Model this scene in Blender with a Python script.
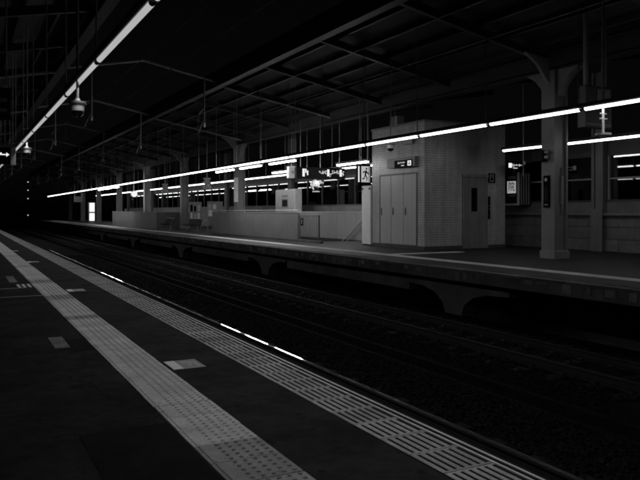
import bpy, math, random
from mathutils import Vector
random.seed(7)
R = math.radians
for o in list(bpy.data.objects): bpy.data.objects.remove(o)
scene = bpy.context.scene
COL = scene.collection

# ------------------------------------------------------------------ camera
# X = distance across the tracks, Y = along the tracks, Z = height above the platforms (metres)
HEAD, FPX, CAMZ, HORY = R(27.6), 690.0, 1.33, 211.0
cd = bpy.data.cameras.new('camera'); cam = bpy.data.objects.new('camera', cd); COL.objects.link(cam)
cam.location = (0, 0, CAMZ); cam.rotation_euler = (R(90), 0, -HEAD)
cd.sensor_width = 36; cd.lens = FPX / 640 * 36; cd.shift_y = -(240 - HORY) / 640
cd.clip_start = 0.05; cd.clip_end = 2000
scene.camera = cam

# ------------------------------------------------------------------ night sky, faint moon, exposure
world = bpy.data.worlds.new('World'); scene.world = world; world.use_nodes = True
wn = world.node_tree; bgn = wn.nodes['Background']
sky = wn.nodes.new('ShaderNodeTexSky'); sky.sky_type = 'NISHITA'; sky.sun_disc = False
sky.sun_elevation = R(2); sky.sun_rotation = R(200)
bw = wn.nodes.new('ShaderNodeRGBToBW')
wn.links.new(sky.outputs[0], bw.inputs[0]); wn.links.new(bw.outputs[0], bgn.inputs[0])
bgn.inputs[1].default_value = 0.0009
sd = bpy.data.lights.new('moon', 'SUN'); sd.energy = 0.002; sd.angle = R(0.5)
moon = bpy.data.objects.new('moon', sd); COL.objects.link(moon); moon.rotation_euler = (R(50), 0, R(20))
vs = scene.view_settings
vs.view_transform = 'Standard'; vs.look = 'None'; vs.gamma = 1; vs.use_curve_mapping = False; vs.exposure = 0.0
scene.cycles.filter_width = 2.1             # soft lens, as in the photograph

NEAR_LENS, NEAR_LAMP = 0.46, 12.5      # near row: faint glow of the visible tubes, watts of the added hidden lamps
FAR_LENS, FAR_DIMMED = 94.0, 14.0                        # bare tubes over the far platform; right-end ones dimmed to darken that side

# ------------------------------------------------------------------ pixel helpers (a pixel gives a direction only)
CA, SA = math.cos(HEAD), math.sin(HEAD)
def ray(px, py):
    u = (px - 320) / FPX; v = (HORY - py) / FPX
    return (u * CA + SA, CA - u * SA, v)
def at_d(px, py, d):
    r = ray(px, py); t = d / r[0]; return Vector((d, r[1] * t, CAMZ + r[2] * t))
def at_s(px, py, s):
    r = ray(px, py); t = s / r[1]; return Vector((r[0] * t, s, CAMZ + r[2] * t))
def on_ground(px, py, z=0.0):
    r = ray(px, py); t = (z - CAMZ) / r[2]; return Vector((r[0] * t, r[1] * t, z))

# ------------------------------------------------------------------ materials (all neutral greys)
def mat(name, v, rough=0.6, metal=0.0, var=0.12, scale=6.0, bump=0.0, bscale=60.0, rand=0.0, spec=0.5, dirt=0.0, spots=0.0, cracks=0.0, streak=0.0):
    m = bpy.data.materials.new(name); m.use_nodes = True
    n = m.node_tree.nodes; l = m.node_tree.links; b = n['Principled BSDF']
    b.inputs['Roughness'].default_value = rough; b.inputs['Metallic'].default_value = metal
    b.inputs['Specular IOR Level'].default_value = spec
    tc = n.new('ShaderNodeTexCoord'); geo = n.new('ShaderNodeNewGeometry')
    nz = n.new('ShaderNodeTexNoise'); nz.inputs['Scale'].default_value = scale; nz.inputs['Detail'].default_value = 6
    l.new(geo.outputs['Position'], nz.inputs['Vector'])
    mr = n.new('ShaderNodeMapRange'); mr.inputs[1].default_value = 0.25; mr.inputs[2].default_value = 0.75
    mr.inputs[3].default_value = v * (1 - var); mr.inputs[4].default_value = v * (1 + var)
    l.new(nz.outputs[0], mr.inputs[0]); out = mr.outputs[0]
    if dirt:
        n2 = n.new('ShaderNodeTexNoise'); n2.inputs['Scale'].default_value = scale * 0.17; n2.inputs['Detail'].default_value = 9
        n2.inputs['Roughness'].default_value = 0.7
        l.new(geo.outputs['Position'], n2.inputs['Vector'])
        m2 = n.new('ShaderNodeMapRange'); m2.inputs[1].default_value = 0.4; m2.inputs[2].default_value = 0.62
        m2.inputs[3].default_value = 1 - dirt; m2.inputs[4].default_value = 1.0
        l.new(n2.outputs[0], m2.inputs[0])
        mu = n.new('ShaderNodeMath'); mu.operation = 'MULTIPLY'; l.new(out, mu.inputs[0]); l.new(m2.outputs[0], mu.inputs[1]); out = mu.outputs[0]
    def mul(o, fac_socket):
        mu = n.new('ShaderNodeMath'); mu.operation = 'MULTIPLY'; l.new(o, mu.inputs[0]); l.new(fac_socket, mu.inputs[1]); return mu.outputs[0]
    def ramp(sock, a0, a1, b0, b1):
        q = n.new('ShaderNodeMapRange'); q.inputs[1].default_value = a0; q.inputs[2].default_value = a1; q.inputs[3].default_value = b0; q.inputs[4].default_value = b1
        l.new(sock, q.inputs[0]); return q.outputs[0]
    if spots:                                   # trodden gum and oil spots of different sizes
        for sc, r0, r1 in ((5.5, .10, .15), (1.7, .07, .13)):
            vo = n.new('ShaderNodeTexVoronoi'); vo.inputs['Scale'].default_value = sc; vo.inputs['Randomness'].default_value = 1.0
            l.new(geo.outputs['Position'], vo.inputs['Vector']); out = mul(out, ramp(vo.outputs['Distance'], r0, r1, 1 - spots, 1.0))
        sp = n.new('ShaderNodeTexNoise'); sp.inputs['Scale'].default_value = 160; sp.inputs['Detail'].default_value = 2
        l.new(geo.outputs['Position'], sp.inputs['Vector']); out = mul(out, ramp(sp.outputs[0], .35, .68, .72, 1.35))
    if cracks:
        wv = n.new('ShaderNodeTexNoise'); wv.inputs['Scale'].default_value = 2.2; wv.inputs['Detail'].default_value = 4
        l.new(geo.outputs['Position'], wv.inputs['Vector'])
        va = n.new('ShaderNodeVectorMath'); va.operation = 'ADD'; l.new(geo.outputs['Position'], va.inputs[0]); l.new(wv.outputs['Color'], va.inputs[1])
        ve = n.new('ShaderNodeTexVoronoi'); ve.feature = 'DISTANCE_TO_EDGE'; ve.inputs['Scale'].default_value = .55
        l.new(va.outputs[0], ve.inputs['Vector']); out = mul(out, ramp(ve.outputs['Distance'], 0.0, .009, 1 - cracks, 1.0))
    if streak:                                  # dirt run down vertical faces
        sm = n.new('ShaderNodeMapping'); sm.inputs['Scale'].default_value = (5, 5, .35); l.new(geo.outputs['Position'], sm.inputs[0])
        sn = n.new('ShaderNodeTexNoise'); sn.inputs['Scale'].default_value = 1.0; sn.inputs['Detail'].default_value = 5; l.new(sm.outputs[0], sn.inputs['Vector'])
        out = mul(out, ramp(sn.outputs[0], .38, .62, 1 - streak, 1.0 + streak * .3))
    if rand:
        oi = n.new('ShaderNodeObjectInfo'); m3 = n.new('ShaderNodeMapRange')
        m3.inputs[3].default_value = 1 - rand; m3.inputs[4].default_value = 1 + rand
        l.new(oi.outputs['Random'], m3.inputs[0])
        mu = n.new('ShaderNodeMath'); mu.operation = 'MULTIPLY'; l.new(out, mu.inputs[0]); l.new(m3.outputs[0], mu.inputs[1]); out = mu.outputs[0]
    cb = n.new('ShaderNodeCombineColor')
    for i in range(3): l.new(out, cb.inputs[i])
    l.new(cb.outputs[0], b.inputs['Base Color'])
    if bump:
        n4 = n.new('ShaderNodeTexNoise'); n4.inputs['Scale'].default_value = bscale; n4.inputs['Detail'].default_value = 4
        l.new(geo.outputs['Position'], n4.inputs['Vector'])
        bp = n.new('ShaderNodeBump'); bp.inputs['Strength'].default_value = bump; bp.inputs['Distance'].default_value = 0.01
        l.new(n4.outputs[0], bp.inputs['Height']); l.new(bp.outputs[0], b.inputs['Normal'])
    return m
def emit(name, L):
    m = bpy.data.materials.new(name); m.use_nodes = True
    n = m.node_tree.nodes; n.remove(n['Principled BSDF'])
    e = n.new('ShaderNodeEmission'); e.inputs[1].default_value = L
    # fluorescent unevenness along the tube
    geo = n.new('ShaderNodeNewGeometry'); nz = n.new('ShaderNodeTexNoise'); nz.inputs['Scale'].default_value = 1.3
    mr = n.new('ShaderNodeMapRange'); mr.inputs[3].default_value = 0.85; mr.inputs[4].default_value = 1.1
    m.node_tree.links.new(geo.outputs['Position'], nz.inputs['Vector']); m.node_tree.links.new(nz.outputs[0], mr.inputs[0])
    cb = n.new('ShaderNodeCombineColor')
    for i in range(3): m.node_tree.links.new(mr.outputs[0], cb.inputs[i])
    m.node_tree.links.new(cb.outputs[0], e.inputs[0])
    m.node_tree.links.new(e.outputs[0], n['Material Output'].inputs[0]); return m
def tile_mat(name, v, size, grout):
    m = mat(name, v, 0.35, var=0.12, scale=3.0, streak=0.16, dirt=0.12)
    n = m.node_tree.nodes; l = m.node_tree.links; b = n['Principled BSDF']
    tc = n.new('ShaderNodeTexCoord'); sp = n.new('ShaderNodeSeparateXYZ'); l.new(tc.outputs['Object'], sp.inputs[0])
    ad = n.new('ShaderNodeMath'); ad.operation = 'ADD'; l.new(sp.outputs[0], ad.inputs[0]); l.new(sp.outputs[1], ad.inputs[1])
    cx = n.new('ShaderNodeCombineXYZ'); l.new(ad.outputs[0], cx.inputs[0]); l.new(sp.outputs[2], cx.inputs[1])
    br = n.new('ShaderNodeTexBrick'); br.offset = 0.0; br.inputs['Scale'].default_value = 1.0
    br.inputs['Brick Width'].default_value = size; br.inputs['Row Height'].default_value = size
    br.inputs['Mortar Size'].default_value = size * 0.08; br.inputs['Bias'].default_value = 0.0
    br.inputs['Color1'].default_value = (0.90,) * 3 + (1,); br.inputs['Color2'].default_value = (1.06,) * 3 + (1,)
    br.inputs['Mortar'].default_value = (grout,) * 3 + (1,)
    l.new(cx.outputs[0], br.inputs['Vector'])
    old = b.inputs['Base Color'].links[0].from_socket
    mx = n.new('ShaderNodeMix'); mx.data_type = 'RGBA'; mx.blend_type = 'MULTIPLY'; mx.inputs[0].default_value = 1
    l.new(old, mx.inputs[6]); l.new(br.outputs['Color'], mx.inputs[7]); l.new(mx.outputs[2], b.inputs['Base Color'])
    bp = n.new('ShaderNodeBump'); bp.inputs['Strength'].default_value = 0.5; bp.inputs['Distance'].default_value = 0.004; bp.invert = True
    l.new(br.outputs['Fac'], bp.inputs['Height']); l.new(bp.outputs[0], b.inputs['Normal'])
    return m
def glass_mat():
    m = bpy.data.materials.new('window_glass'); m.use_nodes = True; n = m.node_tree.nodes; l = m.node_tree.links
    n.remove(n['Principled BSDF'])
    fr = n.new('ShaderNodeFresnel'); fr.inputs[0].default_value = 1.55
    tr = n.new('ShaderNodeBsdfTransparent'); tr.inputs[0].default_value = (.55, .55, .55, 1)
    gl = n.new('ShaderNodeBsdfGlossy'); gl.inputs['Roughness'].default_value = 0.015
    mx = n.new('ShaderNodeMixShader'); l.new(fr.outputs[0], mx.inputs[0]); l.new(tr.outputs[0], mx.inputs[1]); l.new(gl.outputs[0], mx.inputs[2])
    l.new(mx.outputs[0], n['Material Output'].inputs[0]); return m

M = {}
M['asphalt'] = mat('asphalt', 0.030, 0.85, var=0.30, scale=9, bump=0.5, bscale=220, dirt=0.55, spec=0.06, spots=0.45, cracks=0.6)
M['asphalt_patch'] = mat('asphalt_patch', 0.012, 0.85, var=0.25, scale=20, bump=0.5, bscale=180, dirt=0.4, spec=0.06, spots=0.3)
M['asphalt_far'] = mat('asphalt_far', 0.022, 0.65, var=0.25, scale=5, bump=0.25, bscale=120, dirt=0.4, spec=0.2, spots=0.3)
M['tactile'] = mat('tactile', 0.58, 0.6, var=0.10, scale=14, bump=0.25, bscale=150, rand=0.12, dirt=0.26, spots=0.22)
M['tactile_dark'] = mat('tactile_dark', 0.30, 0.6, var=0.14, scale=12, bump=0.25, bscale=150, rand=0.10, dirt=0.3, spots=0.3)
M['tactile_dot'] = mat('tactile_dot', 0.42, 0.6, var=0.2, scale=25)
M['tactile_dot_dark'] = mat('tactile_dot_dark', 0.17, 0.6, var=0.2, scale=25)
M['edge_slab'] = mat('edge_slab', 0.42, 0.65, var=0.16, scale=10, bump=0.2, bscale=150, rand=0.20, dirt=0.35, spots=0.2)
M['far_edge'] = mat('far_edge', 0.13, 0.75, var=0.3, scale=5, rand=0.2, dirt=0.4, spec=0.2, spots=0.2)
M['edge_groove'] = mat('edge_groove', 0.012, 0.9, spec=0.1)
M['nosing'] = mat('nosing', 0.72, 0.4, var=0.15, scale=8, dirt=0.2)
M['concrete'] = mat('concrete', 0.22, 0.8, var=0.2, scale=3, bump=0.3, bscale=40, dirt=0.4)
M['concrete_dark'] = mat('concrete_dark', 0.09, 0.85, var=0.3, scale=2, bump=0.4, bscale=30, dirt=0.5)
M['block'] = mat('block', 0.15, 0.8, var=0.2, scale=3, bump=0.3, bscale=50, rand=0.15, dirt=0.35)
M['pale_block'] = mat('pale_block', 0.19, 0.8, var=0.3, scale=6, bump=0.3, bscale=50, rand=0.3, dirt=0.4)
M['worn'] = mat('worn', 0.20, 0.8, var=0.45, scale=18, bump=0.4, bscale=120, dirt=0.6, spots=0.4)
M['pilaster'] = mat('pilaster', 0.15, 0.5, var=0.12, scale=2, dirt=0.25, streak=0.12)
M['parapet'] = mat('parapet', 0.155, 0.6, var=0.10, scale=2, bump=0.1, dirt=0.18, rand=0.06, streak=0.06)
M['ballast'] = mat('ballast', 0.020, 1.0, var=0.6, scale=20, bump=0.3, bscale=40, dirt=0.4, spec=0.03)
M['ballast_bed'] = mat('ballast_bed', 0.014, 1.0, var=0.6, scale=30, bump=1.0, bscale=25, dirt=0.3, spec=0.03)
M['ground'] = mat('ground', 0.03, 0.95, var=0.4, scale=0.5, bump=0.5, bscale=5)
M['sleeper'] = mat('sleeper', 0.03, 0.95, var=0.3, scale=8, rand=0.3, dirt=0.5, spec=0.05)
M['rail'] = mat('rail', 0.03, 0.7, metal=0.4, var=0.3)
M['rail_top'] = mat('rail_top', 0.3, 0.07, metal=1.0, var=0.1, scale=4)
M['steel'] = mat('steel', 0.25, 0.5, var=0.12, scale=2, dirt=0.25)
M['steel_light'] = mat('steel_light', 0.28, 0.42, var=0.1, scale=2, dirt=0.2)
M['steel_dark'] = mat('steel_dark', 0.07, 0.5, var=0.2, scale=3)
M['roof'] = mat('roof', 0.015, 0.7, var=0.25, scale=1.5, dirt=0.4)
M['rod'] = mat('rod', 0.30, 0.4, metal=0.3, var=0.15)
M['black'] = mat('black', 0.003, 0.6, var=0.2, spec=0.05)
M['black_matte'] = mat('black_matte', 0.012, 0.7, var=0.2, spec=0.2)
M['white'] = mat('white', 0.82, 0.45, var=0.06, dirt=0.1)
M['offwhite'] = mat('offwhite', 0.55, 0.5, var=0.08, scale=3, dirt=0.15)
M['grey'] = mat('grey', 0.30, 0.5, var=0.1, scale=4, dirt=0.15)
M['door_panel'] = mat('door_panel', 0.50, 0.38, var=0.05, scale=2, dirt=0.08, streak=0.06)
M['stainless'] = mat('stainless', 0.34, 0.32, metal=0.35, var=0.12, scale=2, dirt=0.15, streak=0.2)
M['lift_tile'] = tile_mat('lift_tile', 0.55, 0.085, 0.42)
M['glass'] = glass_mat()
M['dome'] = mat('dome', 0.01, 0.08, var=0.1)
M['near_lens'] = emit('near_lens', NEAR_LENS)
M['far_tube'] = emit('far_tube', FAR_LENS)
M['dimmed_tube'] = emit('dimmed_tube', FAR_DIMMED)
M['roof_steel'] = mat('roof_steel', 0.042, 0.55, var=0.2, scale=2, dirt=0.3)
M['lit_white'] = emit('lit_white', 0.95)
M['lit_square'] = emit('lit_square', 0.32)
M['lit_sign'] = emit('lit_sign', 0.45)
M['lit_panel'] = emit('lit_panel', 1.3)
M['signal_lamp'] = emit('signal_lamp', 0.8)
M['print_grey'] = mat('print_grey', 0.25, 0.5)

# ------------------------------------------------------------------ mesh builder
class MB:
    def __init__(s): s.v = []; s.f = []; s.m = []
    def add(s, vs, fs, mi=0):
        k = len(s.v); s.v += [tuple(p) for p in vs]; s.f += [tuple(i + k for i in f) for f in fs]; s.m += [mi] * len(fs); return s
    def box(s, x0, x1, y0, y1, z0, z1, mi=0):
        x0, x1 = sorted((x0, x1)); y0, y1 = sorted((y0, y1)); z0, z1 = sorted((z0, z1))
        return s.add([(x0,y0,z0),(x1,y0,z0),(x1,y1,z0),(x0,y1,z0),(x0,y0,z1),(x1,y0,z1),(x1,y1,z1),(x0,y1,z1)],
              [(0,3,2,1),(4,5,6,7),(0,1,5,4),(1,2,6,5),(2,3,7,6),(3,0,4,7)], mi)
    def bbox(s, x0, x1, y0, y1, z0, z1, c=0.01, mi=0):      # box with chamfered top edges and vertical corners
        x0, x1 = sorted((x0, x1)); y0, y1 = sorted((y0, y1)); z0, z1 = sorted((z0, z1))
        def ring(z, i):
            a, b, e, f = x0 + i, x1 - i, y0 + i, y1 - i
            return [(a+c,e,z),(b-c,e,z),(b,e+c,z),(b,f-c,z),(b-c,f,z),(a+c,f,z),(a,f-c,z),(a,e+c,z)]
        vs = ring(z0, 0) + ring(z1 - c, 0) + ring(z1, c * 0.7)
        fs = [tuple(reversed(range(8))), tuple(range(16, 24))]
        for r in (0, 8):
            for i in range(8): fs.append((r+i, r+(i+1)%8, r+8+(i+1)%8, r+8+i))
        return s.add(vs, fs, mi)
    def prism(s, pts, axis, a, b, mi=0):       # polygon in the other two axes (ordered), extruded along axis
        n = len(pts)
        def P(p, t): return {'x': (t, p[0], p[1]), 'y': (p[0], t, p[1]), 'z': (p[0], p[1], t)}[axis]
        vs = [P(p, a) for p in pts] + [P(p, b) for p in pts]
        fs = [tuple(reversed(range(n))), tuple(range(n, 2 * n))] + [(i, (i+1) % n, n + (i+1) % n, n + i) for i in range(n)]
        return s.add(vs, fs, mi)
    def tube(s, p0, p1, r, n=8, r1=None, mi=0):
        p0, p1 = Vector(p0), Vector(p1); r1 = r if r1 is None else r1
        d = (p1 - p0).normalized(); u = d.orthogonal().normalized(); w = d.cross(u)
        vs = []
        for p, q in ((p0, r), (p1, r1)):
            for i in range(n):
                t = 2 * math.pi * i / n; vs.append(p + (u * math.cos(t) + w * math.sin(t)) * q)
        fs = [(i, (i+1) % n, n + (i+1) % n, n + i) for i in range(n)] + [tuple(reversed(range(n))), tuple(range(n, 2*n))]
        return s.add(vs, fs, mi)
    def path(s, pts, r, n=8):
        for a, b in zip(pts, pts[1:]): s.tube(a, b, r, n)
        return s
    def lathe(s, prof, c, n=16, mi=0):         # prof [(r, z)], vertical axis at c
        vs = []; fs = []
        for r, z in prof:
            for i in range(n):
                t = 2 * math.pi * i / n; vs.append((c[0] + r * math.cos(t), c[1] + r * math.sin(t), c[2] + z))
        for k in range(len(prof) - 1):
            for i in range(n): fs.append((k*n+i, k*n+(i+1) % n, (k+1)*n+(i+1) % n, (k+1)*n+i))
        fs.append(tuple(reversed(range(n)))); fs.append(tuple(range((len(prof)-1)*n, len(prof)*n)))
        return s.add(vs, fs, mi)
    def mesh(s, name, mats, org=(0, 0, 0)):
        me = bpy.data.meshes.new(name)
        me.from_pydata([(p[0]-org[0], p[1]-org[1], p[2]-org[2]) for p in s.v], [], s.f)
        for m in (mats if isinstance(mats, (list, tuple)) else [mats]): me.materials.append(M[m])
        if any(s.m): me.polygons.foreach_set('material_index', s.m)
        me.validate(); me.update()
        import bmesh
        bm = bmesh.new(); bm.from_mesh(me); bmesh.ops.recalc_face_normals(bm, faces=bm.faces); bm.to_mesh(me); bm.free()
        return me
    def build(s, name, mats, parent=None, org=None):   # vertices are world coordinates; the object sits at org
        w = wloc(parent)
        if org is None: org = w
        return link(name, s.mesh(name, mats, org), parent, Vector(org) - Vector(w))
WL = {}
def wloc(o): return WL[o.name] if o is not None else (0, 0, 0)
def link(name, me, parent=None, loc=(0, 0, 0), rz=0.0):
    o = bpy.data.objects.new(name, me); COL.objects.link(o); o.parent = parent; o.location = loc
    if rz: o.rotation_euler = (0, 0, rz)
    WL[o.name] = tuple(Vector(wloc(parent)) + Vector(loc)); return o
def tag(o, label=None, cat=None, group=None, kind=None):
    for k, v in (('label', label), ('category', cat), ('group', group), ('kind', kind)):
        if v: o[k] = v
    return o
def thing(name, label, cat, loc, group=None):
    o = bpy.data.objects.new(name, None); COL.objects.link(o); o.location = loc; o.empty_display_size = 0.2
    WL[o.name] = tuple(loc); return tag(o, label, cat, group)
def copy_thing(src, loc, label=None):
    def rec(o, par):
        c = o.copy(); COL.objects.link(c); c.parent = par
        for ch in o.children: rec(ch, c)
        return c
    c = rec(src, None); c.location = loc; WL[c.name] = tuple(loc)
    if label: c['label'] = label
    return c
_txt = {}
def text_mb(body, size, face, pos, stretch=1.0, bold=.022):
    """flat lettering as thin geometry; face '-x' or '-y' or 'up'; pos = centre"""
    if body not in _txt:
        cu = bpy.data.curves.new('t', 'FONT'); cu.body = body; cu.size = 1; cu.align_x = 'CENTER'; cu.align_y = 'CENTER'; cu.resolution_u = 3; cu.offset = bold
        ob = bpy.data.objects.new('t', cu); COL.objects.link(ob)
        dg = bpy.context.evaluated_depsgraph_get(); me = bpy.data.meshes.new_from_object(ob.evaluated_get(dg))
        _txt[body] = ([tuple(v.co) for v in me.vertices], [tuple(p.vertices) for p in me.polygons])
        bpy.data.objects.remove(ob); bpy.data.meshes.remove(me); bpy.data.curves.remove(cu)
    vs, fs = _txt[body]; b = MB(); out = []
    for x, y, z in vs:
        x *= size * stretch; y *= size
        if face == '-y': out.append((pos[0] + x, pos[1], pos[2] + y))
        elif face == '-x': out.append((pos[0], pos[1] - x, pos[2] + y))
        else: out.append((pos[0] + y, pos[1] - x, pos[2]))
    b.add(out, fs); return b
ORD = ['first','second','third','fourth','fifth','sixth','seventh','eighth','ninth','tenth','eleventh','twelfth']

# ================================================================== SETTING
MID = 6.335                                   # middle between the two platform edges
E0, E1 = 2.56, 10.11                          # near and far platform edges
RT = -0.95                                    # top of rail
tag(MB().add([(-900,-900,-1.75),(900,-900,-1.75),(900,900,-1.75),(-900,900,-1.75)], [(0,1,2,3)]).build('ground', 'ground'), kind='structure')

# --- track bed: two ballast beds either side of a concrete drain
b = MB()
b.prism([(2.3,-1.75),(2.3,-1.14),(6.25,-1.14),(6.55,-1.30),(6.55,-1.75)], 'y', -6, 230)
b.prism([(7.15,-1.75),(7.15,-1.30),(7.45,-1.12),(10.6,-1.14),(10.9,-1.5),(10.9,-1.75)], 'y', -6, 230)
bed = tag(b.build('track_bed', 'ballast_bed'), kind='structure')
b = MB(); b.box(6.55,6.65,-6,230,-1.75,-1.22); b.box(7.05,7.15,-6,230,-1.75,-1.22); b.box(6.65,7.05,-6,230,-1.75,-1.62)
tag(b.build('drain_channel', 'ballast_bed', bed), None)
# ballast stones near the camera
def stones():
    rnd = random.Random(3); V = []; F = []
    def zone(d0, d1, s0, s1, dens, hfun):
        for _ in range(int((d1-d0)*(s1-s0)*dens)):
            x = rnd.uniform(d0, d1); y = s0 + (s1-s0) * rnd.random(); r = rnd.uniform(0.022, 0.045); z = hfun(x) + rnd.uniform(-0.01, 0.025)
            k = len(V); a = rnd.random() * 6.28
            for i in range(4):
                t = a + i * 1.57 + rnd.uniform(-.4, .4); q = r * rnd.uniform(.7, 1.25)
                V.append((x + math.cos(t)*q, y + math.sin(t)*q, z + rnd.uniform(-.3, .3) * r))
            V.append((x + rnd.uniform(-.4,.4)*r, y + rnd.uniform(-.4,.4)*r, z + r*rnd.uniform(.5,.95))); V.append((x, y, z - r*.8))
            for i in range(4): F.append((k+i, k+(i+1)%4, k+4)); F.append((k+(i+1)%4, k+i, k+5))
    near = lambda x: -1.13 if x < 6.25 else -1.13 - (x-6.25)*0.53
    far = lambda x: -1.12 if x > 7.45 else -1.12 - (7.45-x)*0.6
    zone(4.3, 6.5, 2, 16, 420, near); zone(4.3, 6.5, 16, 40, 170, near)
    zone(7.2, 9.9, 6, 22, 320, far); zone(7.2, 9.9, 22, 48, 150, far)
    me = bpy.data.meshes.new('ballast'); me.from_pydata(V, [], F); me.materials.append(M['ballast']); me.update()
    o = link('ballast_stones', me); tag(o, 'dark crushed stone ballast lying between the rails', 'ballast', kind='stuff')
stones()
# --- two tracks, each rails + sleepers
railprof = [(-.07,0),(.07,0),(.07,.02),(.012,.04),(.012,.11),(.034,.12),(.034,.148),(-.034,.148),(-.034,.12),(-.012,.11),(-.012,.04),(-.07,.02)]
slm = MB(); slm.prism([(-1.0,-.14),(1.0,-.14),(1.0,-.01),(.85,0),(-.85,0),(-1.0,-.01)], 'y', -.11, .11); slm = slm.mesh('sleeper', 'sleeper')
clm = MB()
for sx in (-.533, .533):
    for q in (-.1, .1): clm.box(sx+q-.03, sx+q+.03, -.05, .05, 0, .035)
clm = clm.mesh('rail_clips', 'rail')
for cx, lab in ((4.14, 'railway track nearest the foreground platform with one shiny rail'), (8.53, 'darker railway track running beside the far platform')):
    t = thing('railway_track', lab, 'track', (cx, 0, RT - .15), 'railway tracks')
    for sx in (-.533, .533):
        b = MB(); b.prism([(cx+sx+p, RT-.15+q) for p, q in railprof], 'y', -6, 230); r = b.build('rail', 'rail', t)
        q = -1 if sx > 0 else 1
        HW = .017
        MB().prism([(cx+sx-HW, RT-.006), (cx+sx+HW, RT-.006), (cx+sx+HW, RT+.0012+(-q)*.00061), (cx+sx-HW, RT+.0012+q*.00061)], 'y', -6, 230).build('railhead', 'rail_top', r)
    for i in range(110):
        o = link('sleeper', slm, t, (0, -1 + i*.6, 0))
        if i < 60: link('rail_clips', clm, o)['kind'] = 'stuff'

# --- near platform
AE = 2.162                                     # asphalt stops where the edge slabs begin
b = MB(); b.box(-7, AE, -8, 160, -.35, 0)
npf = tag(b.build('near_platform', 'asphalt'), kind='structure')
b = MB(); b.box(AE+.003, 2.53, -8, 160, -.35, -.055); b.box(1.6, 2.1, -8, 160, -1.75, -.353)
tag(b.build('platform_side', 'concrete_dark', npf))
# ribbed edge slabs
b = MB(); b.box(AE+.004, 2.492, .001, .2995, -.05, 0, 1)
nr = 6; w = (2.486 - AE - .012) / nr
for i in range(nr):
    x0 = AE + .012 + i*w
    b.add([(x0,.020,0),(x0+w*.56,.020,0),(x0+w*.56,.280,0),(x0,.280,0),(x0+.002,.020,.003),(x0+w*.56-.002,.020,.003),(x0+w*.56-.002,.280,.003),(x0+.002,.280,.003)],
          [(4,5,6,7),(0,1,5,4),(1,2,6,5),(2,3,7,6),(3,0,4,7)], 0)
for y0_, y1_ in ((.004, .020), (.280, .296)): b.box(AE+.010, 2.488, y0_, y1_, .0002, .003, 0)
rj = random.Random(21)
esm = b.mesh('edge_slab', ['edge_slab', 'edge_groove'])
for i in range(170): link('edge_slab', esm, npf, (0, 1.0 + i*.3, rj.uniform(-.0012, .0012)), 0)
b = MB()
for i in range(nr):
    x0 = AE + .012 + i*w; b.box(x0, x0+w*.66, 52, 160, -.05, .003)
tag(b.build('edge_slab_run', 'edge_slab', npf), kind='stuff')
# nosing: two pale strips with a dark joint
for x0, x1, zt in ((2.499, 2.513, .004), (2.547, 2.562, .005)):
    for i in range(26):
        y0 = -2 + i*3.6
        MB().box(x0, x1, y0, y0 + 3.592, -.054, zt).build('nosing_strip', 'nosing', npf)
MB().box(2.514, 2.546, -8, 160, -.054, .001).build('nosing_joint', 'edge_groove', npf)
# tactile warning tiles (0.4 x 0.3) with one inner bar and 5 x 5 studs
def tile_mesh(name, mats):
    b = MB(); b.bbox(.003, .397, .003, .297, -.02, .004, .003, 0)
    b.add([(.022,.01,.004),(.05,.01,.004),(.05,.29,.004),(.022,.29,.004),(.027,.016,.0095),(.045,.016,.0095),(.045,.284,.0095),(.027,.284,.0095)],
          [(4,5,6,7),(0,1,5,4),(1,2,6,5),(2,3,7,6),(3,0,4,7)], 0)
    for i in range(5):
        for j in range(5):
            cx, cy = .128 + i*.058, .03 + j*.06; vs = []
            for r, z in ((.0135, .004), (.009, .010)):
                for k in range(7): t = k*math.tau/7; vs.append((cx + r*math.cos(t), cy + r*math.sin(t), z))
            b.add(vs, [tuple(range(7,14))] + [(k,(k+1)%7,7+(k+1)%7,7+k) for k in range(7)], 1)
    return b.mesh(name, mats)
tm = tile_mesh('tactile_tile', ['tactile', 'tactile_dot']); tmd = tile_mesh('tactile_tile_dark', ['tactile_dark', 'tactile_dot_dark'])
T0 = on_ground(226, 442.5).y                   # joint between the grey and the pale tiles
for i in range(-7, 150):
    link('tactile_tile', tmd if (i < 0 or i in (17, 24, 25, 33, 34, 47, 61)) else tm, npf, (1.164 + rj.uniform(-.002, .002), T0 + i*.3, rj.uniform(-.0008, .0012)), rj.uniform(-.006, .006))
MB().box(1.167, 1.561, T0+45, 150, -.02, .004).build('tactile_run', 'tactile', npf)['kind'] = 'stuff'
# flat pieces on the asphalt: joint line, repairs, worn pads, stickers
def quad(name, px, mat_, zt, parent=npf, label=None):
    ps = [on_ground(*p) for p in px]; b = MB()
    b.add([(p.x, p.y, zt - .02) for p in ps] + [(p.x, p.y, zt) for p in ps], [(0,1,2,3),(7,6,5,4),(0,4,5,1),(1,5,6,2),(2,6,7,3),(3,7,4,0)])
    o = b.build(name, mat_, parent)
    if label: o['label'] = label
    return o
yj = on_ground(23, 296.5).y
MB().box(-6.9, 1.16, yj-.02, yj+.02, -.02, .004).build('joint_strip', 'grey', npf)
MB().box(1.568, 2.158, yj-.012, yj+.012, -.02, .003).build('joint_strip', 'asphalt_patch', npf)
def pad(d0, d1, s0, s1, m, name, z=.004): return MB().box(d0, d1, s0, s1, -.02, z).build(name, m, npf)
p = on_ground(60, 343); pad(p.x-.08, p.x+.06, p.y-.3, p.y+.35, 'worn', 'worn_pad')
pad(p.x+.07, 1.15, p.y-.5, p.y+.15, 'asphalt_patch', 'asphalt_patch', .003)
p = on_ground(11, 279); pad(p.x-.07, p.x+.07, p.y-.75, p.y+.6, 'worn', 'worn_pad')
p = on_ground(8, 288.8); pad(p.x-.5, p.x+.27, p.y-.06, p.y+.06, 'worn', 'worn_pad')
p = on_ground(27, 286)                          # guide bars branching off towards the left
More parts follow.
